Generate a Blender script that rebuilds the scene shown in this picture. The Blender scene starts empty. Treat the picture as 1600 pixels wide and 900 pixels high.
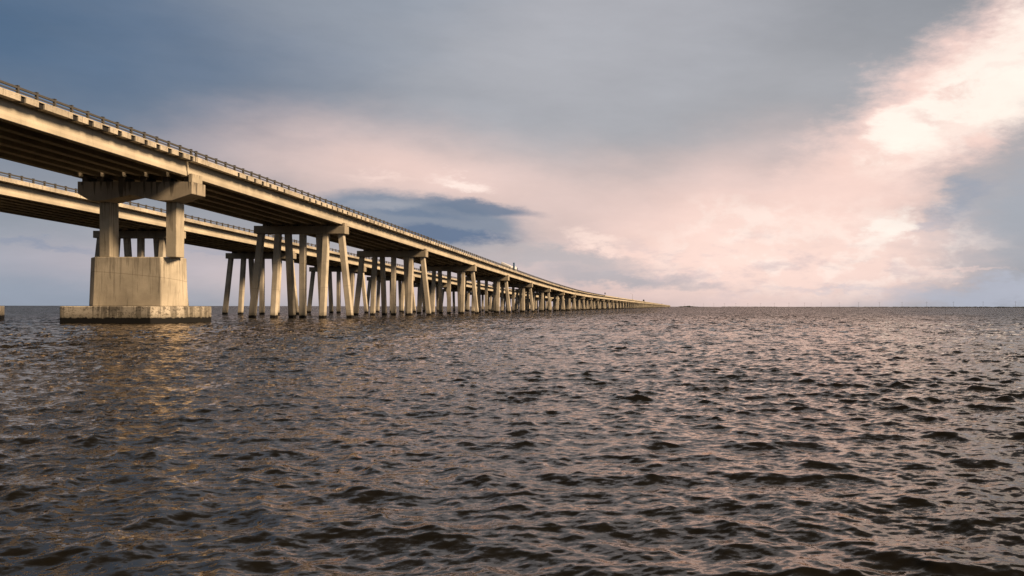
import bpy, math, random
import numpy as np
from mathutils import Vector, Matrix

S = bpy.context.scene
C = S.collection
rnd = random.Random(7)
R = math.radians

# ------------------------------------------------------------------ camera
F = 1350.0            # focal length in pixels of the 1600 px wide photograph
CAM_H = 1.34
cd = bpy.data.cameras.new('camera')
cam = bpy.data.objects.new('camera', cd)
C.objects.link(cam)
cd.sensor_width = 36.0
cd.lens = F / 1600.0 * 36.0
cd.shift_x = -260.0 / 1600.0
cd.shift_y = 29.2 / 1600.0
cd.clip_start = 0.1
cd.clip_end = 40000
cam.location = (0, 0, CAM_H)
cam.rotation_euler = (Matrix.Rotation(R(90), 4, 'X') @ Matrix.Rotation(R(0.10), 4, 'Z')).to_euler()
S.camera = cam

# ------------------------------------------------------------------ colour helpers
def lin(c):
    c = c / 255.0
    return c / 12.92 if c <= 0.04045 else ((c + 0.055) / 1.055) ** 2.4
def rgb(r, g, b, a=1.0):
    return (lin(r), lin(g), lin(b), a)

class NG:
    """tiny helper around a node tree"""
    def __init__(s, tree):
        s.t = tree; s.n = tree.nodes; s.l = tree.links
    def put(s, sock, v):
        if isinstance(v, bpy.types.NodeSocket): s.l.new(v, sock)
        elif v is not None: sock.default_value = v
    def math(s, op, a, b=None, c=None, clamp=False):
        n = s.n.new('ShaderNodeMath'); n.operation = op; n.use_clamp = clamp
        s.put(n.inputs[0], a); s.put(n.inputs[1], b)
        if c is not None: s.put(n.inputs[2], c)
        return n.outputs[0]
    def vmath(s, op, a, b=None, scale=None):
        n = s.n.new('ShaderNodeVectorMath'); n.operation = op
        s.put(n.inputs[0], a)
        if b is not None: s.put(n.inputs[1], b)
        if scale is not None: s.put(n.inputs['Scale'], scale)
        return n.outputs['Value'] if op in ('LENGTH', 'DOT_PRODUCT') else n.outputs[0]
    def noise(s, vec, scale, detail=4, rough=0.55, dist=0.0, color=False, lac=2.0):
        n = s.n.new('ShaderNodeTexNoise')
        s.put(n.inputs['Vector'], vec); s.put(n.inputs['Scale'], scale)
        n.inputs['Detail'].default_value = detail; n.inputs['Roughness'].default_value = rough
        n.inputs['Lacunarity'].default_value = lac
        n.inputs['Distortion'].default_value = dist
        return n.outputs['Color'] if color else n.outputs[0]
    def ramp(s, v, a, b, lo=0.0, hi=1.0, smooth=True):
        n = s.n.new('ShaderNodeMapRange'); n.clamp = True
        n.interpolation_type = 'SMOOTHSTEP' if smooth else 'LINEAR'
        s.put(n.inputs[0], v); s.put(n.inputs[1], a); s.put(n.inputs[2], b)
        s.put(n.inputs[3], lo); s.put(n.inputs[4], hi)
        return n.outputs[0]
    def mix(s, f, a, b, blend='MIX'):
        n = s.n.new('ShaderNodeMix'); n.data_type = 'RGBA'; n.blend_type = blend
        s.put(n.inputs[0], f); s.put(n.inputs[6], a); s.put(n.inputs[7], b)
        return n.outputs[2]
    def comb(s, x, y, z):
        n = s.n.new('ShaderNodeCombineXYZ')
        s.put(n.inputs[0], x); s.put(n.inputs[1], y); s.put(n.inputs[2], z)
        return n.outputs[0]
    def sep(s, v):
        n = s.n.new('ShaderNodeSeparateXYZ'); s.put(n.inputs[0], v)
        return n.outputs
    def mapping(s, v, loc=(0,0,0), rot=(0,0,0), scale=(1,1,1), kind='POINT'):
        n = s.n.new('ShaderNodeMapping'); n.vector_type = kind
        s.put(n.inputs[0], v); n.inputs[1].default_value = loc
        n.inputs[2].default_value = rot; n.inputs[3].default_value = scale
        return n.outputs[0]

# ------------------------------------------------------------------ sun direction
SUN_A = R(15)      # how far behind the bridge's square-on direction (+X) the sun stands, towards the camera
SUN_E = R(36)
sun_dir = Vector((math.cos(SUN_E)*math.cos(SUN_A), -math.cos(SUN_E)*math.sin(SUN_A), math.sin(SUN_E)))

# ------------------------------------------------------------------ world: broken evening cloud over a Nishita sky
W = bpy.data.worlds.new('World'); S.world = W; W.use_nodes = True
g = NG(W.node_tree); g.n.clear()
tc = g.n.new('ShaderNodeTexCoord')
D = g.vmath('NORMALIZE', tc.outputs['Generated'])
dx, dy, dz = g.sep(D)
az = g.math('ARCTAN2', dx, dy)                 # 0 = along the bridge, positive to the right
el = g.math('ARCSINE', dz)
P0 = g.comb(az, el, 0.0)
# cloud turbulence: coordinates are pushed about by noise so that every edge is ragged
flat = g.mapping(D, scale=(1.0, 1.0, 2.6))
nA = g.noise(flat, 5.0, 5, 0.55, color=True)
nB = g.noise(flat, 19.0, 9, 0.66, color=True)
offA = g.vmath('SUBTRACT', nA, (0.5, 0.5, 0.5))
offB = g.vmath('SUBTRACT', nB, (0.5, 0.5, 0.5))
def warp(a, b):
    v = g.vmath('ADD', P0, g.vmath('MULTIPLY', offA, (a*1.5, a*0.6, 0)))
    return g.vmath('ADD', v, g.vmath('MULTIPLY', offB, (b*1.5, b*0.8, 0)))
Psoft = warp(0.10, 0.02)
Pmid = warp(0.07, 0.075)
Phard = warp(0.06, 0.075)
def sky_at(px, py):
    X = (px - 1060.0) / F; Z = (479.2 - py) / F
    return math.atan2(X, 1.0), math.atan2(Z, math.hypot(X, 1.0))
def blob(coords, px, py, rx, ry, rot=0.0, edge=0.0, power=1.0):
    a, e = sky_at(px, py)
    v = g.mapping(coords, (a, e, 0), (0, 0, R(rot)), (rx/F, ry/F, 1), 'TEXTURE')
    d = g.vmath('LENGTH', v)
    return g.math('MULTIPLY', g.ramp(d, edge, 1.0, 1.0, 0.0), power)
# base: elevation ramp of cloud cover, going on all round
elw = g.math('ADD', el, g.math('MULTIPLY', g.math('SUBTRACT', g.noise(flat, 2.2, 4), 0.5), 0.10))
cr = g.n.new('ShaderNodeValToRGB'); cr.color_ramp.interpolation = 'EASE'
g.put(cr.inputs[0], g.ramp(elw, 0.0, math.pi/2, 0, 1, smooth=False))
stops = [(0.0, (154,158,168)), (0.045, (160,161,168)), (0.10, (162,161,166)), (0.155, (163,163,168)),
         (0.22, (144,146,152)), (0.29, (90,90,91)), (0.42, (54,52,50)), (1.0, (28,26,24))]
el_ = cr.color_ramp.elements
while len(el_) < len(stops): el_.new(0.5)
for e_, (p_, c_) in zip(el_, stops):
    e_.position = p_; e_.color = rgb(*c_)
sky = cr.outputs[0]
def lay(fac, col):
    global sky
    sky = g.mix(fac, sky, rgb(*col))
# left: deep blue slate overhead, pale blue-grey low down
lay(blob(Psoft, -160, 20, 900, 330, 0, 0.0, 1.0), (70, 97, 128))
lay(blob(Psoft, 760, 10, 520, 210, 0, 0.1, 0.85), (150, 157, 169))
lay(blob(Psoft, -60, 430, 420, 120, 0, 0.2, 0.9), (146, 156, 172))
lay(blob(Psoft, 260, 400, 330, 60, 0, 0.0, 0.55), (200, 186, 192))
# pink afterglow
lay(blob(Psoft, 670, 275, 450, 120, -4, 0.0, 0.88), (246, 212, 201))
lay(blob(Psoft, 1130, 370, 550, 200, 12, 0.10, 0.92), (249, 214, 203))
lay(blob(Psoft, 1250, 400, 380, 120, 0, 0.2, 0.9), (253, 222, 211))
lay(blob(Psoft, 580, 440, 380, 70, 0, 0.1, 0.7), (228, 206, 203))
# cumulus heads catching the light inside the glow
cum = g.ramp(g.noise(g.mapping(D, scale=(1, 1, 1.7)), 24.0, 8, 0.6, 0.1), 0.46, 0.62)
lay(g.math('MULTIPLY', cum, blob(Psoft, 1290, 380, 340, 110, 0, 0.3, 0.7)), (255, 236, 226))
cum2 = g.ramp(g.noise(g.mapping(D, loc=(3, 1, 2), scale=(1, 1, 3.0)), 15.0, 8, 0.6, 0.05), 0.48, 0.64)
lay(g.math('MULTIPLY', cum2, blob(Psoft, 1200, 420, 460, 75, 0, 0.3, 0.7)), (214, 194, 194))
# slate mass overhead in the middle
lay(blob(Psoft, 960, 60, 480, 215, 20, 0.25, 0.9), (172, 172, 178))
# big lit cloud, upper right
lay(blob(Pmid, 1500, 150, 400, 120, 32, 0.35, 1.0), (250, 216, 205))
lay(blob(Pmid, 1560, 122, 255, 84, 32, 0.30, 0.95), (255, 243, 231))
lay(blob(Phard, 1430, 190, 105, 50, 24, 0.45, 0.9), (255, 244, 232))
lay(blob(Pmid, 1700, 40, 260, 110, 30, 0.3, 0.95), (255, 243, 231))
shade = g.ramp(g.noise(g.mapping(D, loc=(1, 4, 0), scale=(1, 1, 2.2)), 13.0, 8, 0.62, 0.5), 0.47, 0.64)
lay(g.math('MULTIPLY', shade, blob(Psoft, 1520, 150, 330, 130, 30, 0.4, 0.8)), (242, 208, 197))
lay(blob(Phard, 1470, 190, 80, 18, -22, 0.0, 0.7), (240, 208, 198))
lay(blob(Phard, 1600, 90, 80, 14, 20, 0.0, 0.4), (246, 218, 208))
# cool bank low on the right
lay(blob(Pmid, 1650, 330, 225, 110, 8, 0.15, 0.95), (164, 168, 178))
lay(blob(Phard, 1500, 316, 66, 36, 20, 0.05, 0.75), (150, 158, 174))
lay(blob(Phard, 1440, 345, 60, 14, 0, 0.2, 0.55), (186, 182, 192))
lay(blob(Pmid, 1600, 460, 270, 36, 0, 0.3, 0.9), (178, 182, 196))
lay(blob(Pmid, 1300, 455, 200, 8, 0, 0.0, 0.4), (200, 194, 202))
# bright gaps and lit cumulus tops
lay(blob(Phard, 1385, 352, 58, 28, 25, 0.25, 0.85), (255, 243, 233))
lay(blob(Phard, 1290, 345, 110, 22, 0, 0.1, 0.6), (254, 228, 217))
lay(blob(Phard, 935, 378, 70, 20, -14, 0.1, 0.8), (253, 226, 215))
lay(blob(Phard, 715, 292, 62, 16, -8, 0.1, 0.9), (254, 232, 222))
lay(blob(Phard, 600, 285, 60, 12, 0, 0.0, 0.5), (250, 222, 212))
lay(blob(Pmid, 1480, 418, 130, 7, -4, 0.0, 0.4), (250, 218, 208))
# slate lens clouds over the bridge: one smooth bank drawn out to the right
Plens = warp(0.022, 0.026)
lay(blob(Plens, 645, 346, 205, 44, -5, 0.60, 0.97), (128, 138, 156))
lay(blob(Plens, 748, 328, 120, 15, -4, 0.35, 0.92), (108, 123, 147))
lay(blob(Plens, 650, 334, 110, 9, -5, 0.1, 0.75), (104, 121, 147))
lay(blob(Plens, 700, 367, 118, 15, -6, 0.50, 0.95), (98, 116, 145))
lay(blob(Plens, 600, 322, 90, 8, 3, 0.2, 0.6), (162, 163, 172))
# long low grey bars above the far end of the bridge
lay(blob(Pmid, 880, 405, 220, 26, -5, 0.2, 0.85), (182, 176, 180))
lay(blob(Pmid, 970, 436, 230, 22, -2, 0.2, 0.8), (174, 172, 179))
lay(blob(Pmid, 60, 372, 120, 10, -3, 0.0, 0.5), (128, 142, 168))
lay(blob(Pmid, 330, 390, 120, 9, 0, 0.0, 0.5), (160, 162, 178))
# fine mottling of the whole cover
mot = g.noise(g.mapping(D, scale=(1, 1, 3.2)), 9.0, 7, 0.6)
sky = g.mix(1.0, sky, g.ramp(mot, 0.25, 0.75, 0.94, 1.06, smooth=False), 'MULTIPLY')
nis = g.n.new('ShaderNodeTexSky'); nis.sky_type = 'NISHITA'; nis.sun_disc = False
nis.sun_elevation = SUN_E
nis.sun_rotation = math.atan2(sun_dir.x, sun_dir.y)
nis.air_density = 1.5; nis.dust_density = 3.0
bgN = g.n.new('ShaderNodeBackground'); g.put(bgN.inputs[0], nis.outputs[0]); bgN.inputs[1].default_value = 0.06
bgC = g.n.new('ShaderNodeBackground'); g.put(bgC.inputs[0], sky); bgC.inputs[1].default_value = 0.69
mx = g.n.new('ShaderNodeMixShader'); mx.inputs[0].default_value = 0.93
g.l.new(bgN.outputs[0], mx.inputs[1]); g.l.new(bgC.outputs[0], mx.inputs[2])
wo = g.n.new('ShaderNodeOutputWorld'); g.l.new(mx.outputs[0], wo.inputs[0])

# ------------------------------------------------------------------ sun lamp
sd = bpy.data.lights.new('sun', 'SUN'); sd.energy = 5.0; sd.angle = R(17); sd.color = (1.0, 0.73, 0.465)
so = bpy.data.objects.new('sun', sd); C.objects.link(so)
so.rotation_euler = sun_dir.to_track_quat('Z', 'Y').to_euler()

# ------------------------------------------------------------------ exposure
S.view_settings.view_transform = 'Standard'
S.view_settings.look = 'None'
S.view_settings.exposure = 0.65
S.view_settings.gamma = 1.0
S.view_settings.use_curve_mapping = False
S.cycles.caustics_reflective = False
S.cycles.caustics_refractive = False
S.cycles.diffuse_bounces = 2

# ------------------------------------------------------------------ materials
def new_mat(name):
    m = bpy.data.materials.new(name); m.use_nodes = True
    h = NG(m.node_tree)
    bsdf = next(n for n in h.n if n.type == 'BSDF_PRINCIPLED')
    return m, h, bsdf

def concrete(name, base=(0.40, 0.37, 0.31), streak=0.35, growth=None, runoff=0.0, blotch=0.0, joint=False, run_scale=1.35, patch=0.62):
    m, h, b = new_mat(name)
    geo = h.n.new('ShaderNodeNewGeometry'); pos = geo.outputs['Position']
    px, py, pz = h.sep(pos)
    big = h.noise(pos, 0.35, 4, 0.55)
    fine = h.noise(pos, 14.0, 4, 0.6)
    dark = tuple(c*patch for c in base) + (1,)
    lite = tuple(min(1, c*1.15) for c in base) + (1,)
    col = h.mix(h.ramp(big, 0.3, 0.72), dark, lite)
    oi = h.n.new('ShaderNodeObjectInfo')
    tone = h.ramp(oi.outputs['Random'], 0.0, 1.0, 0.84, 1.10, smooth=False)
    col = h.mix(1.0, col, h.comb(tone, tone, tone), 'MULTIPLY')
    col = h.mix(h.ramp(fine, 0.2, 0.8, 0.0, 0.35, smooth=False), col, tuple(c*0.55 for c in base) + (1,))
    # rain streaks, long in z
    st = h.noise(h.mapping(pos, scale=(3.0, 3.0, 0.16)), 1.6, 5, 0.65, 0.3)
    col = h.mix(h.ramp(st, 0.52, 0.75, 0.0, streak), col, (0.075, 0.060, 0.045, 1))
    if joint:     # board and lift marks cast into the concrete
        w = h.math('FRACT', h.math('MULTIPLY', h.math('ADD', pz, h.math('MULTIPLY', h.noise(pos, 0.05, 0), 4.0)), 0.36))
        col = h.mix(h.ramp(w, 0.0, 0.03, 0.45, 0.0), col, (0.10, 0.08, 0.06, 1))
    if blotch:
        bl = h.noise(h.mapping(pos, scale=(1, 1, 1.4)), 4.5, 7, 0.7, 0.6)
        col = h.mix(h.ramp(bl, 0.50, 0.62, 0.0, blotch), col, (0.06, 0.050, 0.036, 1))
    if runoff:    # black run-off starting at the top edge of the piece, each tongue of its own length
        tcn = h.n.new('ShaderNodeTexCoord')
        gz = h.sep(tcn.outputs['Generated'])[2]
        tn = h.noise(h.mapping(pos, scale=(1.0, 1.0, 0.05)), run_scale, 5, 0.62, 0.15)
        t2 = h.math('SUBTRACT', h.math('MULTIPLY', h.math('SUBTRACT', tn, 0.50), 6.0), h.math('MULTIPLY', h.math('SUBTRACT', 1.0, gz), 0.85))
        col = h.mix(h.ramp(t2, -0.02, 0.20, 0.0, runoff), col, (0.012, 0.010, 0.008, 1))
    if growth:
        z0, wob = growth
        gn = h.noise(h.mapping(pos, scale=(1, 1, 0.6)), 3.2, 5, 0.65)
        zz = h.math('SUBTRACT', pz, h.math('MULTIPLY', h.math('SUBTRACT', gn, 0.5), wob))
        col = h.mix(h.ramp(zz, z0, z0 + 0.55, 0.55, 0.0), col, (0.10, 0.085, 0.055, 1))
        col = h.mix(h.ramp(zz, z0, z0 + 0.07, 1.0, 0.0), col, (0.006, 0.0055, 0.005, 1))
    h.put(b.inputs['Base Color'], col)
    b.inputs['Roughness'].default_value = 0.85
    b.inputs['Specular IOR Level'].default_value = 0.25
    bp = h.n.new('ShaderNodeBump'); bp.inputs['Strength'].default_value = 0.35; bp.inputs['Distance'].default_value = 0.02
    h.put(bp.inputs['Height'], h.noise(pos, 9.0, 5, 0.6)); h.put(b.inputs['Normal'], bp.outputs[0])
    return m

def plain(name, col, rough=0.6, metal=0.0, spec=0.4, var=0.25):
    m, h, b = new_mat(name)
    geo = h.n.new('ShaderNodeNewGeometry')
    n = h.noise(geo.outputs['Position'], 3.0, 4, 0.6)
    c = h.mix(h.ramp(n, 0.3, 0.7, 0.0, var), col + (1,), tuple(x*0.5 for x in col) + (1,))
    h.put(b.inputs['Base Color'], c); b.inputs['Roughness'].default_value = rough
    b.inputs['Metallic'].default_value = metal; b.inputs['Specular IOR Level'].default_value = spec
    return m

M = {}
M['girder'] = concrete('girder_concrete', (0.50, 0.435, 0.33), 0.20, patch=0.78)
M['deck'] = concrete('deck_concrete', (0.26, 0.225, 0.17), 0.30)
M['parapet'] = concrete('parapet_concrete', (0.54, 0.475, 0.375), 0.8, blotch=0.3)
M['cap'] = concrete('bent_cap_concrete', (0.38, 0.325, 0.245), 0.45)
M['pier_cap'] = concrete('pier_cap_concrete', (0.43, 0.365, 0.275), 0.35, runoff=0.65, run_scale=2.3)
M['column'] = concrete('column_concrete', (0.48, 0.415, 0.31), 0.5, runoff=0.4, run_scale=4.0)
M['shaft'] = concrete('shaft_concrete', (0.54, 0.47, 0.36), 0.5, runoff=0.30, run_scale=4.5, joint=True)
M['footing'] = concrete('footing_concrete', (0.50, 0.44, 0.35), 0.9, growth=(0.40, 0.5), blotch=0.75, runoff=0.55, run_scale=2.5)
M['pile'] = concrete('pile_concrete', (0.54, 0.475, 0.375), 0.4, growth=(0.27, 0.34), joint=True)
M['rail'] = plain('rail_galvanised', (0.075, 0.07, 0.062), 0.65, 0.2)
M['white'] = plain('white_paint', (0.78, 0.76, 0.74), 0.4, var=0.1)
M['blue'] = plain('blue_paint', (0.02, 0.07, 0.14), 0.35, var=0.1)
M['dark'] = plain('dark_paint', (0.012, 0.02, 0.024), 0.35, var=0.2)
M['rubber'] = plain('tyre_rubber', (0.02, 0.02, 0.02), 0.9)
M['glass'] = plain('vehicle_glass', (0.02, 0.025, 0.03), 0.08, spec=0.8)
M['steel'] = plain('pylon_steel', (0.20, 0.20, 0.21), 0.6, 0.2)
M['land'] = plain('shore_soil', (0.05, 0.055, 0.04), 0.95)
M['trees'] = plain('far_foliage', (0.030, 0.042, 0.030), 0.95, var=0.6)
M['asphalt'] = plain('road_asphalt', (0.06, 0.06, 0.06), 0.95)
M['slot_shade'] = plain('slot_shade_black', (0.012, 0.010, 0.008), 0.95)  # near-black colour standing in for the shade inside the kerb slots
M['bearing'] = plain('bearing_pad', (0.10, 0.085, 0.07), 0.9)

# ------------------------------------------------------------------ mesh helpers
class MB:
    def __init__(s): s.v = []; s.f = []
    def hexa(s, c):                      # 8 corners: bottom ring 0-3, top ring 4-7 (counter-clockwise from above)
        o = len(s.v); s.v += [tuple(p) for p in c]
        for q in ((0,3,2,1),(4,5,6,7),(0,1,5,4),(1,2,6,5),(2,3,7,6),(3,0,4,7)):
            s.f.append(tuple(o+i for i in q))
    def box(s, x0, x1, y0, y1, z0, z1):
        s.hexa([(x0,y0,z0),(x1,y0,z0),(x1,y1,z0),(x0,y1,z0),(x0,y0,z1),(x1,y0,z1),(x1,y1,z1),(x0,y1,z1)])
    def sbox(s, x0, x1, y0, y1, z0a, z1a, z0b, z1b):     # box whose heights differ at its two y ends
        s.hexa([(x0,y0,z0a),(x1,y0,z0a),(x1,y1,z0b),(x0,y1,z0b),(x0,y0,z1a),(x1,y0,z1a),(x1,y1,z1b),(x0,y1,z1b)])
    def prism_y(s, prof, y0, y1, za, zb):                # profile (x,z) extruded along y, lifted za / zb at the ends
        o = len(s.v); n = len(prof)
        s.v += [(x, y0, z+za) for x, z in prof] + [(x, y1, z+zb) for x, z in prof]
        for i in range(n):
            j = (i+1) % n
            s.f.append((o+i, o+j, o+n+j, o+n+i))
        s.f.append(tuple(o+i for i in reversed(range(n)))); s.f.append(tuple(o+n+i for i in range(n)))
    def prism_z(s, plan, z0, z1, plan_top=None):
        o = len(s.v); n = len(plan); t = plan_top or plan
        s.v += [(x, y, z0) for x, y in plan] + [(x, y, z1) for x, y in t]
        for i in range(n):
            j = (i+1) % n
            s.f.append((o+i, o+j, o+n+j, o+n+i))
        s.f.append(tuple(o+i for i in reversed(range(n)))); s.f.append(tuple(o+n+i for i in range(n)))
    def cyl(s, a, b, r, n=10, r2=None):
        a = Vector(a); b = Vector(b); d = (b-a).normalized()
        u = d.orthogonal().normalized(); w = d.cross(u); r2 = r if r2 is None else r2
        o = len(s.v)
        for p, q in ((a, r), (b, r2)):
            for i in range(n):
                t = 2*math.pi*i/n; s.v.append(tuple(p + (u*math.cos(t) + w*math.sin(t))*q))
        for i in range(n):
            j = (i+1) % n; s.f.append((o+i, o+j, o+n+j, o+n+i))
        s.f.append(tuple(o+i for i in reversed(range(n)))); s.f.append(tuple(o+n+i for i in range(n)))
    def mesh(s, name, mat):
        m = bpy.data.meshes.new(name); m.from_pydata(s.v, [], s.f); m.update(); m.materials.append(mat)
        import bmesh
        bm = bmesh.new(); bm.from_mesh(m); bmesh.ops.recalc_face_normals(bm, faces=bm.faces); bm.to_mesh(m); bm.free()
        return m
    def build(s, name, mat, parent=None, loc=(0,0,0)):
        return link(name, s.mesh(name, mat), parent, loc)

def link(name, mesh, parent=None, loc=(0,0,0)):
    o = bpy.data.objects.new(name, mesh); C.objects.link(o); o.location = loc
    if parent is not None: o.parent = parent
    return o
def thing(name, label, cat, loc=(0,0,0), group=None, kind=None):
    o = bpy.data.objects.new(name, None); C.objects.link(o); o.location = loc
    o.empty_display_size = 0.5
    tag(o, label, cat, group, kind); return o
def tag(o, label=None, cat=None, group=None, kind=None):
    if label: o['label'] = label
    if cat: o['category'] = cat
    if group: o['group'] = group
    if kind: o['kind'] = kind
    return o
def bevel(o, w=0.02, seg=1):
    md = o.modifiers.new('bevel', 'BEVEL'); md.width = w; md.segments = seg; md.limit_method = 'ANGLE'; md.angle_limit = R(40)
    return o

# ------------------------------------------------------------------ water
def build_water():
    rng = np.random.default_rng(11)
    # rings close together near the shore boat's place, far apart at the horizon
    rs = [0.6, 1.2, 1.8]; r = 2.2
    while r < 260:
        rs.append(r); r += max(0.014, r*0.0040)
    while r < 16000:
        rs.append(r); r *= 1.06
    rs.append(16000.0)
    rs = np.array(rs)
    fine = np.arange(R(-50), R(34), R(0.108))
    ang = np.concatenate([np.arange(R(-180), R(-50), R(1.5)), fine, np.arange(R(34), R(180), R(1.5))])
    na, nr = len(ang), len(rs)
    A, Rr = np.meshgrid(ang, rs)
    X = Rr*np.sin(A); Y = Rr*np.cos(A)
    dr = np.gradient(rs)[:, None]
    res = np.maximum(dr*0.8, R(0.108)*Rr)
    wide = (A < R(-50)) | (A > R(34))
    res = np.where(wide, np.maximum(res, R(1.5)*Rr), res)
    # gusts: patches of livelier and calmer chop
    gust = np.zeros_like(X)
    for _ in range(7):
        k = rng.uniform(0.12, 0.7); t = rng.uniform(0, 2*np.pi); p = rng.uniform(0, 2*np.pi)
        gust += np.sin(k*(X*np.cos(t) + Y*np.sin(t)) + p)
    gust = 1.0 + 0.06*gust
    near = Rr < 330
    Xn, Yn, Rn, Gn = X[near], Y[near], res[near], gust[near]
    Z = np.zeros_like(Xn); Zs = np.zeros_like(Xn); DX = np.zeros_like(Xn); DY = np.zeros_like(Xn)
    N = 110
    gain = 1.0 + 0.75*np.clip((Rr[near] - 14.0)/60.0, 0, 1)      # the chop too fine for the mesh out there goes into the rest
    lams = np.exp(np.linspace(np.log(0.045), np.log(1.45), N))
    for wi, lam in enumerate(lams):
        lam *= rng.uniform(0.95, 1.05)
        spread = 0.50 + 0.45*np.exp(-lam/0.25)
        t = R(255) + rng.normal()*spread             # travelling towards the camera and to its left
        if wi % 3 == 1 and lam > 0.12: t = R(198) + rng.normal()*0.32      # a second, crossing chop along the bridge's flank
        k = 2*np.pi/lam
        x = np.log(lam/0.32)
        sl = WAVE_SLOPE*(0.85 + 0.20*np.exp(-(x/0.9)**2)) * (1.0 if lam < 0.75 else (0.75/lam)**1.1)
        a = sl/k*rng.uniform(0.6, 1.4)
        w = np.clip((lam/Rn - 2.0)/1.6, 0, 1)*gain
        gg = Gn if lam < 1.2 else 1.0
        ph = k*(Xn*np.cos(t) + Yn*np.sin(t)) + rng.uniform(0, 2*np.pi)
        sn = np.sin(ph)
        if lam < 0.22: Z += w*gg*a*np.cos(ph)
        else: Zs += w*gg*a*np.cos(ph)
        q = (1.25 if lam > 0.2 else 0.9)*w*gg*a
        DX -= q*np.cos(t)*sn; DY -= q*np.sin(t)*sn
    # wind chop is not symmetric: steep narrow crests over long flat troughs
    sg = float(Zs[(Xn**2 + Yn**2) < 900].std())
    Zs = Zs*0.78 + 0.42*sg/1.3*(np.logaddexp(0, 1.3*Zs/sg) - math.log(2))
    Z = Z + Zs - 0.1*sg
    Zf = np.zeros_like(X); Zf[near] = Z
    X[near] += DX; Y[near] += DY
    co = np.stack([X, Y, Zf], -1).reshape(-1, 3)
    idx = np.arange(nr*na).reshape(nr, na)
    a0 = idx[:-1, :]; a1 = idx[1:, :]
    b0 = np.roll(a0, -1, 1); b1 = np.roll(a1, -1, 1)
    quads = np.stack([a0, a1, b1, b0], -1).reshape(-1, 4)
    cen = len(co)
    co = np.vstack([co, [[0, 0, 0]]])
    tris = np.stack([idx[0], np.roll(idx[0], -1), np.full(na, cen)], -1)
    m = bpy.data.meshes.new('water')
    nv, nq, nt = len(co), len(quads), len(tris)
    m.vertices.add(nv); m.vertices.foreach_set('co', co.astype(np.float32).ravel())
    m.loops.add(nq*4 + nt*3)
    m.loops.foreach_set('vertex_index', np.concatenate([quads.ravel(), tris.ravel()]).astype(np.int32))
    m.polygons.add(nq + nt)
    ls = np.concatenate([np.arange(nq)*4, nq*4 + np.arange(nt)*3])
    m.polygons.foreach_set('loop_start', ls.astype(np.int32))
    m.polygons.foreach_set('use_smooth', np.ones(nq+nt, dtype=bool))
    m.update(); m.validate()
    # normals must look up
    if m.polygons[nq//2].normal.z < 0: m.flip_normals()
    mat, h, b = new_mat('bay_water')
    geo = h.n.new('ShaderNodeNewGeometry'); pos = geo.outputs['Position']
    dist = h.vmath('LENGTH', h.vmath('MULTIPLY', pos, (1, 1, 0)))
    # wavelets below the size of the mesh, as slopes
    def slopes(vec, sc, det, rough):
        c = h.noise(vec, sc, det, rough, color=True)
        return h.vmath('MULTIPLY', h.vmath('SUBTRACT', c, (0.5, 0.5, 0.5)), (1, 1, 0))
    p2 = h.mapping(pos, rot=(0, 0, R(14)), scale=(0.62, 1.0, 1.0))
    s1 = slopes(p2, 13.0, 5, 0.7)
    s2 = slopes(p2, 2.2, 4, 0.6)
    s3 = slopes(h.mapping(pos, rot=(0, 0, R(8)), scale=(1.5, 0.16, 1.0)), 1.0, 4, 0.65)
    amt1 = h.ramp(dist, 3.0, 60.0, RIPPLE[0], RIPPLE[1], smooth=False)
    amt2 = h.ramp(dist, 20.0, 110.0, 0.0, RIPPLE[2], smooth=False)
    amt3 = h.ramp(dist, 22.0, 130.0, 0.0, RIPPLE[3], smooth=False)
    tot = h.vmath('ADD', h.vmath('SCALE', s1, scale=amt1), h.vmath('SCALE', s2, scale=amt2))
    tot = h.vmath('ADD', tot, h.vmath('SCALE', s3, scale=amt3))
    # cat's-paws: rougher and smoother patches
    paw = h.noise(h.mapping(pos, scale=(0.35, 1.0, 1.0)), 0.13, 4, 0.6)
    tot = h.vmath('SCALE', tot, scale=h.ramp(paw, 0.30, 0.70, 0.55, 1.35, smooth=False))
    nrm = h.vmath('NORMALIZE', h.vmath('ADD', geo.outputs['Normal'], tot))
    # silty water: dark brown-olive body under a faintly warm surface film
    out = next(n for n in h.n if n.type == 'OUTPUT_MATERIAL'); h.n.remove(b)
    fr = h.n.new('ShaderNodeFresnel'); fr.inputs['IOR'].default_value = 1.42; h.put(fr.inputs['Normal'], nrm)
    body = h.n.new('ShaderNodeBsdfDiffuse'); body.inputs['Color'].default_value = (0.0060, 0.0050, 0.0030, 1)
    film = h.n.new('ShaderNodeBsdfGlossy'); film.inputs['Color'].default_value = (1.0, 0.905, 0.825, 1)
    film.inputs['Roughness'].default_value = 0.04; h.put(film.inputs['Normal'], nrm)
    ms = h.n.new('ShaderNodeMixShader'); h.put(ms.inputs[0], fr.outputs[0])
    h.l.new(body.outputs[0], ms.inputs[1]); h.l.new(film.outputs[0], ms.inputs[2]); h.l.new(ms.outputs[0], out.inputs['Surface'])
    m.materials.append(mat)
    o = bpy.data.objects.new('water', m); C.objects.link(o)
    tag(o, 'dark choppy bay water with pink sheen from the sky', None, None, 'structure')
WAVE_SLOPE = 0.0270
RIPPLE = (0.85, 1.7, 2.4, 4.6)
build_water()

# ------------------------------------------------------------------ bridge profile
PY = [-60, 67, 97, 127, 159, 190, 221, 252, 285, 317, 348, 410, 520, 6000]
PZ = [14.4, 11.17, 10.38, 9.60, 8.76, 7.95, 7.18, 6.53, 5.97, 5.56, 5.33, 5.16, 5.08, 5.08]
def prof(y): return float(np.interp(y, PY, PZ))
SPAN = 30.7
GH = 1.12            # girder depth
SLAB = 0.17
PAR = 0.37           # height of kerb fascia with the slab edge

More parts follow.
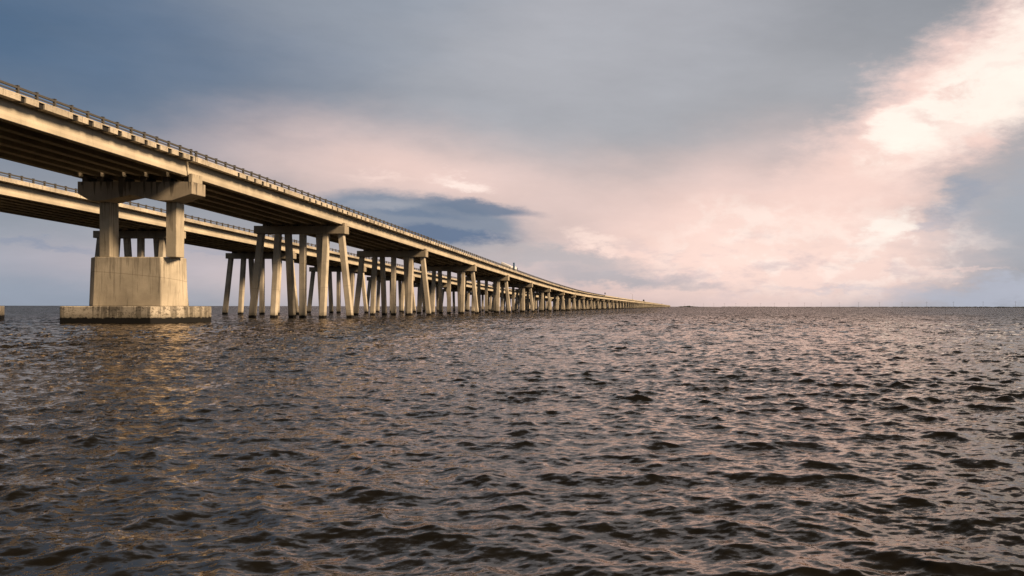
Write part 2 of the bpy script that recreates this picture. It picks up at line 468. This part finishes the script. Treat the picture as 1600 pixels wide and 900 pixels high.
def girder_profile(xc):
    w, b_, t_ = 0.235, 0.275, 0.25
    return [(xc-b_, 0), (xc+b_, 0), (xc+b_, 0.26), (xc+w, 0.46), (xc+w, GH-0.20), (xc+t_, GH-0.10), (xc+t_, GH),
            (xc-t_, GH), (xc-t_, GH-0.10), (xc-w, GH-0.20), (xc-w, 0.46), (xc-b_, 0.26)]

def bridge(label, xr, width_caps, n_gird, y_first, y_shift, first, last, pier_ids, rail_last, notched, x_pier_off, detail_spans):
    """xr: x of the right-hand cap ends; y_first: y of support 0; g(y) is the profile moved by y_shift"""
    gz = lambda y: prof(y - y_shift)
    B = thing('highway_bridge', label, 'bridge', (xr, y_first, 0), 'parallel twin highway bridges')
    ox, oy = xr, y_first
    gx = np.linspace(-0.62, -0.62 - (width_caps - 1.75), n_gird)      # girder centres, local x
    x_edge_r = 0.28; x_edge_l = gx[-1] - 0.9
    post_mesh = None
    for k in range(first, last):
        y0 = k*SPAN; y1 = (k+1)*SPAN
        za, zb = gz(oy+y0), gz(oy+y1)
        near = k < detail_spans
        ga, gb = y0 + (0.09 if k in pier_ids else 0.02), y1 - (0.09 if (k+1) in pier_ids else 0.02)
        sl = (zb-za)/SPAN
        zA, zB = za + sl*(ga-y0), zb - sl*(y1-gb)
        d = MB()
        zt = GH
        d.prism_y([(x_edge_l+0.05, zt+0.003), (x_edge_r-0.46, zt+0.003), (x_edge_r-0.46, zt+SLAB), (x_edge_l+0.05, zt+SLAB)], ga, gb, zA, zB)
        if not near:
            for xc in gx:
                d.prism_y(girder_profile(xc), ga, gb, zA, zB)
            d.prism_y([(x_edge_r-0.45, zt+SLAB+.004), (x_edge_r, zt+SLAB+.004), (x_edge_r, zt+0.80), (x_edge_r-0.2, zt+0.80)] if k >= rail_last else
                      [(x_edge_r-0.45, zt+SLAB+.004), (x_edge_r, zt+SLAB+.004), (x_edge_r, zt+PAR+.02), (x_edge_r-0.45, zt+PAR+.02)], ga, gb, zA, zB)
            d.prism_y([(x_edge_l, zt+SLAB+.004), (x_edge_l+0.45, zt+SLAB+.004), (x_edge_l+0.45, zt+PAR), (x_edge_l, zt+PAR)], ga, gb, zA, zB)
            ds = d.build('deck_span', M['girder'], B)
        else:
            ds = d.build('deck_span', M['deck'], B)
            for xc in gx:
                q = MB(); q.prism_y(girder_profile(xc), ga, gb, zA, zB)
                bevel(q.build('girder', M['girder'], ds), 0.015)
            for f in (0.02, 0.34, 0.66, 0.98):
                for i in range(n_gird-1):
                    yy = y0 + f*SPAN; zz = za + sl*(yy-y0)
                    q = MB(); q.box(gx[i+1]+0.24, gx[i]-0.24, yy-0.12, yy+0.12, zz+0.30, zz+GH-0.02)
                    q.build('diaphragm', M['girder'], ds)
            # road surface
            q = MB(); q.prism_y([(x_edge_l+0.47, zt+SLAB+.004), (x_edge_r-0.47, zt+SLAB+.004), (x_edge_r-0.47, zt+SLAB+.05), (x_edge_l+0.47, zt+SLAB+.05)], ga, gb, zA, zB)
            q.build('road_surface', M['asphalt'], ds)
            # kerb fascia on the right, with drain slots below each rail post
            q = MB()
            n_p = 22; step = SPAN/n_p
            top = zt + PAR; bot = zt - 0.02; cut = zt + 0.285
            q.prism_y([(x_edge_r-0.45, cut), (x_edge_r, cut), (x_edge_r, top-0.02), (x_edge_r-0.03, top), (x_edge_r-0.45, top)], ga, gb, zA, zB)
            slots = []
            for i in range(n_p):
                ys = y0 + (i+0.62)*step
                if notched and not (k == 0 and i < 4) and not (k == -1 and i < 9) and rnd.random() > 0.04:
                    wd = 0.15 + 0.06*rnd.random() + (0.03 + 0.12*rnd.random() if k < 0 else 0.0)
                    slots.append((ys - wd, ys + wd))
            edges = [ga] + [e for s_ in slots for e in s_] + [gb]
            for e0, e1 in zip(edges[0::2], edges[1::2]):
                if e1 - e0 < 0.05: continue
                fa = zA + sl*(e0-ga); fb = zA + sl*(e1-ga)
                q.prism_y([(x_edge_r-0.45, bot), (x_edge_r-0.004, bot), (x_edge_r-0.004, cut), (x_edge_r-0.45, cut)], e0, e1, fa, fb)
            q.build('kerb_parapet', M['parapet'], ds)
            for e0, e1 in slots:          # back wall of each drain slot, the recess shade painted on in black
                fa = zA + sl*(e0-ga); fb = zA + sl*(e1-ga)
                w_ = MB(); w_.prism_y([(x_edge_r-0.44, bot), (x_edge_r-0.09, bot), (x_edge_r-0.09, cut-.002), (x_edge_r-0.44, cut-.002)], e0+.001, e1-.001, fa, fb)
                w_.build('drain_slot', M['slot_shade'], ds)
            q = MB()
            q.prism_y([(x_edge_l, bot), (x_edge_l+0.45, bot), (x_edge_l+0.45, top), (x_edge_l, top)], ga, gb, zA, zB)
            q.build('kerb_parapet', M['parapet'], ds)
        # railing
        if k < rail_last:
            for side in ((x_edge_r-0.17, x_edge_l+0.17) if near else (x_edge_r-0.17,)):
                q = MB()
                for h0, h1, w_ in ((0.30, 0.42, 0.05), (0.12, 0.18, 0.035)):
                    q.prism_y([(side-w_, zt+PAR+h0), (side+w_, zt+PAR+h0), (side+w_, zt+PAR+h1), (side-w_, zt+PAR+h1)], ga, gb, zA, zB)
                n_p = 22; step = (SPAN-0.7)/(n_p-1)
                posts = [y0 + 0.35 + i*step for i in range(n_p)]
                single = near and side > -1 and k >= -1
                if not single:
                    for yy in posts:
                        zz = za + sl*(yy-y0) + zt + PAR
                        q.box(side-0.07, side+0.07, yy-0.06, yy+0.06, zz, zz+0.46)
                rl = q.build('railing', M['rail'], B)
                if not near: rl['kind'] = 'stuff'
                if single:
                    if post_mesh is None:
                        p = MB(); p.prism_z([(-.055,-.07),(.07,-.07),(.07,.07),(-.055,.07)], 0, 0.47, [(-.07,-.06),(.06,-.06),(.06,.06),(-.07,.06)])
                        p.box(-.10, .10, -.10, .10, -0.01, 0.03); p.box(-.085, .085, -.085, .085, 0.45, 0.485)
                        post_mesh = p.mesh('rail_post', M['rail'])
                    for yy in posts:
                        link('rail_post', post_mesh, rl, (side, yy, za + sl*(yy-y0) + zt + PAR))
    # supports
    for k in range(first, last+1):
        y = k*SPAN; zg = gz(oy+y); near = k < detail_spans + 16
        if k in pier_ids:
            pier(B, y, zg, gx, x_pier_off); continue
        if k < first + 1 and first < 0: continue
        ct = zg - 0.16; cb = ct - 0.87
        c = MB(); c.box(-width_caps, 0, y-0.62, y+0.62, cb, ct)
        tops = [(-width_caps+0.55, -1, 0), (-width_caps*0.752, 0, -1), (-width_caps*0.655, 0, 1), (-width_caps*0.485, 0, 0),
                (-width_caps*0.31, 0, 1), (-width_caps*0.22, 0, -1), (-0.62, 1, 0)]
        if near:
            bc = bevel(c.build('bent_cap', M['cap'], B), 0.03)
            for (tx, bx_, by_) in tops:
                pile(bc, tx, y + by_*0.16, cb, bx_, by_)
            if k < detail_spans + 6:
                for xc in gx:
                    q = MB(); q.box(xc-0.22, xc+0.22, y-0.45, y-0.10, ct+.002, zg-.002); q.build('bearing_block', M['bearing'], bc)
                    q = MB(); q.box(xc-0.22, xc+0.22, y+0.10, y+0.45, ct+.002, zg-.002); q.build('bearing_block', M['bearing'], bc)
                q = MB(); q.box(-0.26, -0.012, y-0.60, y+0.16, ct+.001, ct+0.34); q.build('end_block', M['cap'], bc)
        else:
            for (tx, bx_, by_) in tops:
                pile_into(c, tx, y + by_*0.16, cb, bx_, by_)
            c.build('pile_bent', M['pile'], B)
    return B

PW = 0.31
def pile_into(q, tx, ty, cb, bx_, by_):
    zb = -2.5; h = cb - zb; s_ = 0.108
    x1 = tx + bx_*h*s_; y1 = ty + by_*h*s_
    ch = 0.045
    oct_ = [(-PW+ch,-PW),(PW-ch,-PW),(PW,-PW+ch),(PW,PW-ch),(PW-ch,PW),(-PW+ch,PW),(-PW,PW-ch),(-PW,-PW+ch)]
    q.prism_z([(x1+a, y1+b) for a, b in oct_], zb, cb + 0.03, [(tx+a, ty+b) for a, b in oct_])
def pile(parent, tx, ty, cb, bx_, by_):
    q = MB(); pile_into(q, tx, ty, cb - 0.032, bx_, by_)
    return q.build('pile', M['pile'], parent)

def pier(B, y, zg, gx, xo):
    """two-column pier on an eight-sided shaft and footing; local x measured from the right-hand cap end"""
    ct = zg - 0.42
    s = MB()
    shaft_top = 5.1
    pb = [(-8.05+xo, y+0.75), (-2.80+xo, y+0.75), (-1.95+xo, y+1.75), (-1.95+xo, y+2.9), (-2.80+xo, y+4.1), (-8.05+xo, y+4.1), (-9.15+xo, y+2.9), (-9.15+xo, y+1.95)]
    cx, cy = -5.2+xo, y+2.42
    def scale(pl, k): return [(cx+(a-cx)*k, cy+(b-cy)*k) for a, b in pl]
    s.prism_z(scale(pb, 1.0), 1.30, shaft_top, scale(pb, 0.965))
    sh = bevel(s.build('pier_shaft', M['shaft'], B), 0.04)
    f = MB()
    fp = [(-9.55+xo, y-0.7), (-2.70+xo, y-0.7), (-0.90+xo, y+3.0), (-0.90+xo, y+4.4), (-2.70+xo, y+7.2), (-9.55+xo, y+7.2), (-11.6+xo, y+4.4), (-11.6+xo, y+3.2)]
    f.prism_z(fp, -2.5, 1.295)
    bevel(f.build('footing', M['footing'], sh), 0.05)
    # columns, cap above
    cap_b = ct - 1.45
    cl, cr_ = -7.25+xo, -2.12+xo
    for x in (cl, cr_):
        q = MB(); q.box(x-0.40, x+0.40, y+0.05+0.85, y+1.15+0.85, shaft_top+0.002, cap_b-0.002)
        bevel(q.build('column', M['column'], sh), 0.03)
    # haunched cap: outline in x-z, extruded in y
    xl, xr_ = -8.72+xo, 0.0+xo
    out = [(xl, ct), (xl, ct-0.92), (cl-0.55, cap_b), (cl+0.50, cap_b), ((cl+cr_)/2, ct-1.02), (cr_-0.50, cap_b), (cr_+0.55, cap_b), (xr_, ct-0.92), (xr_, ct)]
    q = MB(); o = 0; n = len(out)
    q.v = [(a, y, b) for a, b in out] + [(a, y+1.28+0.6, b) for a, b in out]
    for i in range(n):
        j = (i+1) % n; q.f.append((i, j, n+j, n+i))
    mid = 4
    q.f += [(0,1,2,3,4), (0,4,8), (4,5,6,7,8)]
    q.f += [(n+4,n+3,n+2,n+1,n+0), (n+8,n+4,n+0), (n+8,n+7,n+6,n+5,n+4)]
    bevel(q.build('pier_cap', M['pier_cap'], sh), 0.03)
    for xc in gx:
        xx = min(max(xc, xl+0.3), xr_-0.3)
        for ya, yb in ((y+0.38, y+0.80), (y+1.05, y+1.7)):
            q = MB(); q.box(xx-0.2, xx+0.2, ya, yb, ct+.002, zg-0.004); q.build('bearing_block', M['bearing'], sh)
    q = MB(); q.box(xr_-0.26, xr_-0.012, y+0.02, y+1.45, ct+.001, ct+0.62); q.build('end_block', M['column'], sh)

RX, RY = -37.0, 65.7
LX, LY = -60.5, 105.5
right = bridge('nearer pale concrete highway bridge on battered piles with slotted kerb, carrying the white flatbed truck',
               RX, 10.1, 6, RY, 0.0, -3, 128, {0, -1, -2}, 12, True, 0.0, 8)
left = bridge('farther concrete highway bridge with plain kerb, running behind the nearer one',
              LX, 10.6, 7, LY, 17.0, -3, 127, {-1, -2}, 11, False, -0.75, 6)

def deck_z(y): return prof(y) + GH + SLAB + 0.05

# ------------------------------------------------------------------ vehicles on the nearer bridge
def wheel(parent, x, y, z, r=0.5, w=0.28):
    q = MB(); q.cyl((x-w/2, y, z+r), (x+w/2, y, z+r), r, 16); t = q.build('wheel', M['rubber'], parent)
    q = MB(); q.cyl((x-w/2-0.01, y, z+r), (x+w/2+0.01, y, z+r), r*0.55, 12); q.build('rim', M['steel'], t)
ty = 203.0; tx = -40.6
slope = math.atan2(deck_z(ty+9) - deck_z(ty), 9)
T = thing('flatbed_truck', 'white flatbed truck with sloping white load and upright blue tank crossing the nearer bridge', 'truck', (tx, ty, deck_z(ty)))
T.rotation_euler = (slope, 0, 0)
q = MB(); q.box(-1.25, 1.25, 0, 6.6, 0.95, 1.2); bed = bevel(q.build('flat_bed', M['white'], T), 0.03)
q = MB()
q.prism_y([(-1.24, 1.205), (1.24, 1.205), (1.26, 1.75), (0.5, 2.2), (-0.5, 2.62), (-1.0, 2.86), (-1.22, 2.7)], 0.5, 6.3, 0, 0)
bevel(q.build('white_load', M['white'], bed), 0.06, 2)
q = MB(); q.cyl((1.5, 2.2, 0.9), (1.5, 2.2, 2.8), 0.21, 14); bevel(q.build('blue_tank', M['blue'], T), 0.04)
q = MB(); q.box(1.26, 1.75, 1.9, 2.5, 0.80, 0.89); q.build('tank_bracket', M['dark'], T)
q = MB(); q.box(-0.45, 0.45, 0.2, 8.8, 0.6, 0.93); q.build('chassis', M['dark'], T)
q = MB()
q.hexa([(-1.1,6.9,0.7),(1.1,6.9,0.7),(1.1,9.0,0.7),(-1.1,9.0,0.7),(-1.0,6.9,2.3),(1.0,6.9,2.3),(0.98,8.3,2.25),(-0.98,8.3,2.25)])
cb_ = bevel(q.build('cab', M['white'], T), 0.08, 2)
q = MB(); q.box(-0.8, 0.8, 6.87, 6.895, 1.5, 2.1); q.build('rear_window', M['glass'], cb_)
q = MB(); q.box(1.2, 1.34, 8.0, 8.1, 1.45, 1.95); q.build('wing_mirror', M['dark'], cb_)
for yy in (1.4, 2.6, 7.8):
    for xx in (-1.0, 1.0): wheel(T, xx, yy, 0)

def car(name, label, x, y, L_, h_, mat, cat):
    z = deck_z(y) if x > -55 else prof(y-17.0)+GH+SLAB+0.05
    t = thing(name, label, cat, (x, y, z))
    q = MB()
    q.prism_y([(-0.95, 0.35), (0.95, 0.35), (0.98, 0.8), (0.9, h_*0.58), (-0.9, h_*0.58), (-0.98, 0.8)], 0, L_, 0, 0)
    bd = bevel(q.build('body', mat, t), 0.08, 2)
    q = MB(); a = L_*0.1; b_ = L_*0.72
    q.hexa([(-0.88,a,h_*0.57),(0.88,a,h_*0.57),(0.88,b_,h_*0.57),(-0.88,b_,h_*0.57),(-0.75,a+0.25,h_),(0.75,a+0.25,h_),(0.75,b_-0.6,h_),(-0.75,b_-0.6,h_)])
    bevel(q.build('cabin', mat, t), 0.06)
    for s_ in (-1, 1):
        q = MB(); q.hexa([(s_*0.84-0.03,a+0.5,h_*0.62),(s_*0.84+0.05,a+0.5,h_*0.62),(s_*0.84+0.05,b_-0.5,h_*0.62),(s_*0.84-0.03,b_-0.5,h_*0.62),
                          (s_*0.77-0.03,a+0.6,h_*0.93),(s_*0.77+0.05,a+0.6,h_*0.93),(s_*0.77+0.05,b_-0.75,h_*0.93),(s_*0.77-0.03,b_-0.75,h_*0.93)])
        q.build('side_window', M['glass'], bd)
    for yy in (L_*0.18, L_*0.8):
        for xx in (-0.85, 0.85): wheel(t, xx, yy, 0, 0.36, 0.22)
car('delivery_van', 'dark box-shaped van far down the nearer bridge', -40.5, 1005.0, 6.5, 3.1, M['dark'], 'van')
car('sport_utility_car', 'tiny dark car near the vanishing end of the bridge', -40.5, 2120.0, 4.9, 2.6, M['dark'], 'car')

# sign post where the railing ends, lamp post farther on
sy = RY + 12*SPAN + 0.4
t = thing('sign_post', 'short dark sign post standing where the bridge railing ends', 'sign', (RX+0.10, sy, prof(sy)+GH+PAR-0.02))
q = MB(); q.cyl((0,0,-0.05), (0,0,1.5), 0.06, 8); q.build('post', M['rail'], t)
q = MB(); q.box(-0.28, 0.28, -0.05, 0.05, 1.0, 1.75); q.build('sign_panel', M['dark'], t)
ly = 695.0
t = thing('lamp_post', 'thin grey lamp post rising above the far low stretch of bridge', 'lamp post', (RX+0.10, ly, prof(ly)+GH+0.78))
q = MB(); q.cyl((0,0,0), (0,0,4.6), 0.08, 8, 0.05); q.build('pole', M['steel'], t)
q = MB(); q.cyl((0,0,4.5), (-1.4,0,4.8), 0.04, 8); q.build('arm', M['steel'], t)
q = MB(); q.box(-1.95,-1.3,-0.14,0.14,4.75,4.88); q.build('lamp_head', M['steel'], t)
q = MB(); q.box(-0.3,0.3,-1.0,1.0,-0.02,0.45); q.build('base_box', M['parapet'], t)

# ------------------------------------------------------------------ far shore, woods, pylons
def strip(name, pts, h_fn, depth, mat, label, cat, kind, seed, lumps):
    """a low irregular ridge of real depth following ground points"""
    rr = random.Random(seed); q = MB()
    P = [Vector(p) for p in pts]
    segs = []
    for a, b in zip(P[:-1], P[1:]):
        n = max(1, int((b-a).length/lumps))
        for i in range(n): segs.append(a.lerp(b, i/n))
    tot = len(segs)
    for i, c in enumerate(segs):
        h_ = h_fn(i/tot)*rr.uniform(0.6, 1.25); r_ = lumps*rr.uniform(0.6, 1.1)
        o = len(q.v); n = 8
        for lv, (zf, rf) in enumerate(((-0.3, 1.0), (0.5, 1.05), (0.85, 0.7), (1.0, 0.2))):
            for j in range(n):
                t_ = 2*math.pi*j/n; w_ = rr.uniform(0.8, 1.2)
                q.v.append((c.x + r_*rf*w_*math.cos(t_), c.y + depth*rf*w_*math.sin(t_), h_*zf*(w_ if lv else 1)))
        for lv in range(3):
            for j in range(n):
                k = (j+1) % n; q.f.append((o+lv*n+j, o+lv*n+k, o+lv*n+n+k, o+lv*n+n+j))
        q.f.append(tuple(o+3*n+j for j in range(n)))
    ob = q.build(name, mat)
    tag(ob, label, cat, None, kind); return ob
def gp(px, Y): return ((px-1060.0)/F*Y, Y, 0.0)
strip('far_woods', [gp(1062, 4050), gp(1092, 4050)], lambda t: 2.2 + 2.6*math.sin(math.pi*min(1, t*0.9+0.1)), 25, M['trees'],
      'dark wooded spit where the bridge reaches the horizon', 'woods', 'stuff', 3, 7.0)
strip('far_woods', [gp(1130, 6000), gp(1215, 6000)], lambda t: 2.4, 30, M['trees'],
      'thin wooded shore below the tallest left pair of pylons', 'woods', 'stuff', 5, 10.0)
strip('far_woods', [gp(1215, 5200), gp(1420, 4300), gp(1720, 3600)], lambda t: 1.3 + 2.6*t, 30, M['trees'],
      'long dark low shoreline along the right horizon', 'woods', 'stuff', 9, 9.0)
lb = MB()
lb.prism_z([gp(1030, 3990)[:2], gp(1100, 3990)[:2], gp(1110, 4400)[:2], gp(1020, 4400)[:2]], -2, 1.2)
tag(lb.build('shore_land', M['land']), 'flat dark land at the far end of the bridge', None, None, 'structure')
pm = MB(); pm.cyl((0,0,-2), (0,0,30), 0.7, 8, 0.3)
pylon_mast = pm.mesh('mast', M['steel'])
pc = MB()
for zz, w_ in ((28.6, 4.6), (25.2, 5.6)): pc.box(-w_, w_, -0.2, 0.2, zz, zz+0.45)
pylon_arm = pc.mesh('crossarm', M['steel'])
for i in range(20):
    Y = 4050 + i*204.0
    X = -0.3926*Y + 3170
    px = 1060 + F*X/Y
    nth = ('nearest and tallest', 'second', 'third', 'fourth', 'fifth', 'sixth', 'seventh', 'eighth', 'ninth', 'tenth', 'eleventh', 'twelfth', 'thirteenth',
           'fourteenth', 'fifteenth', 'sixteenth', 'seventeenth', 'eighteenth', 'nineteenth', 'twentieth and farthest')[i]
    t = thing('power_pylon', nth + ' thin power pylon on the horizon, counted from the right edge', 'pylon', (X, Y, 0), 'power pylons receding along the horizon')
    link('mast', pylon_mast, t); link('crossarm', pylon_arm, t)
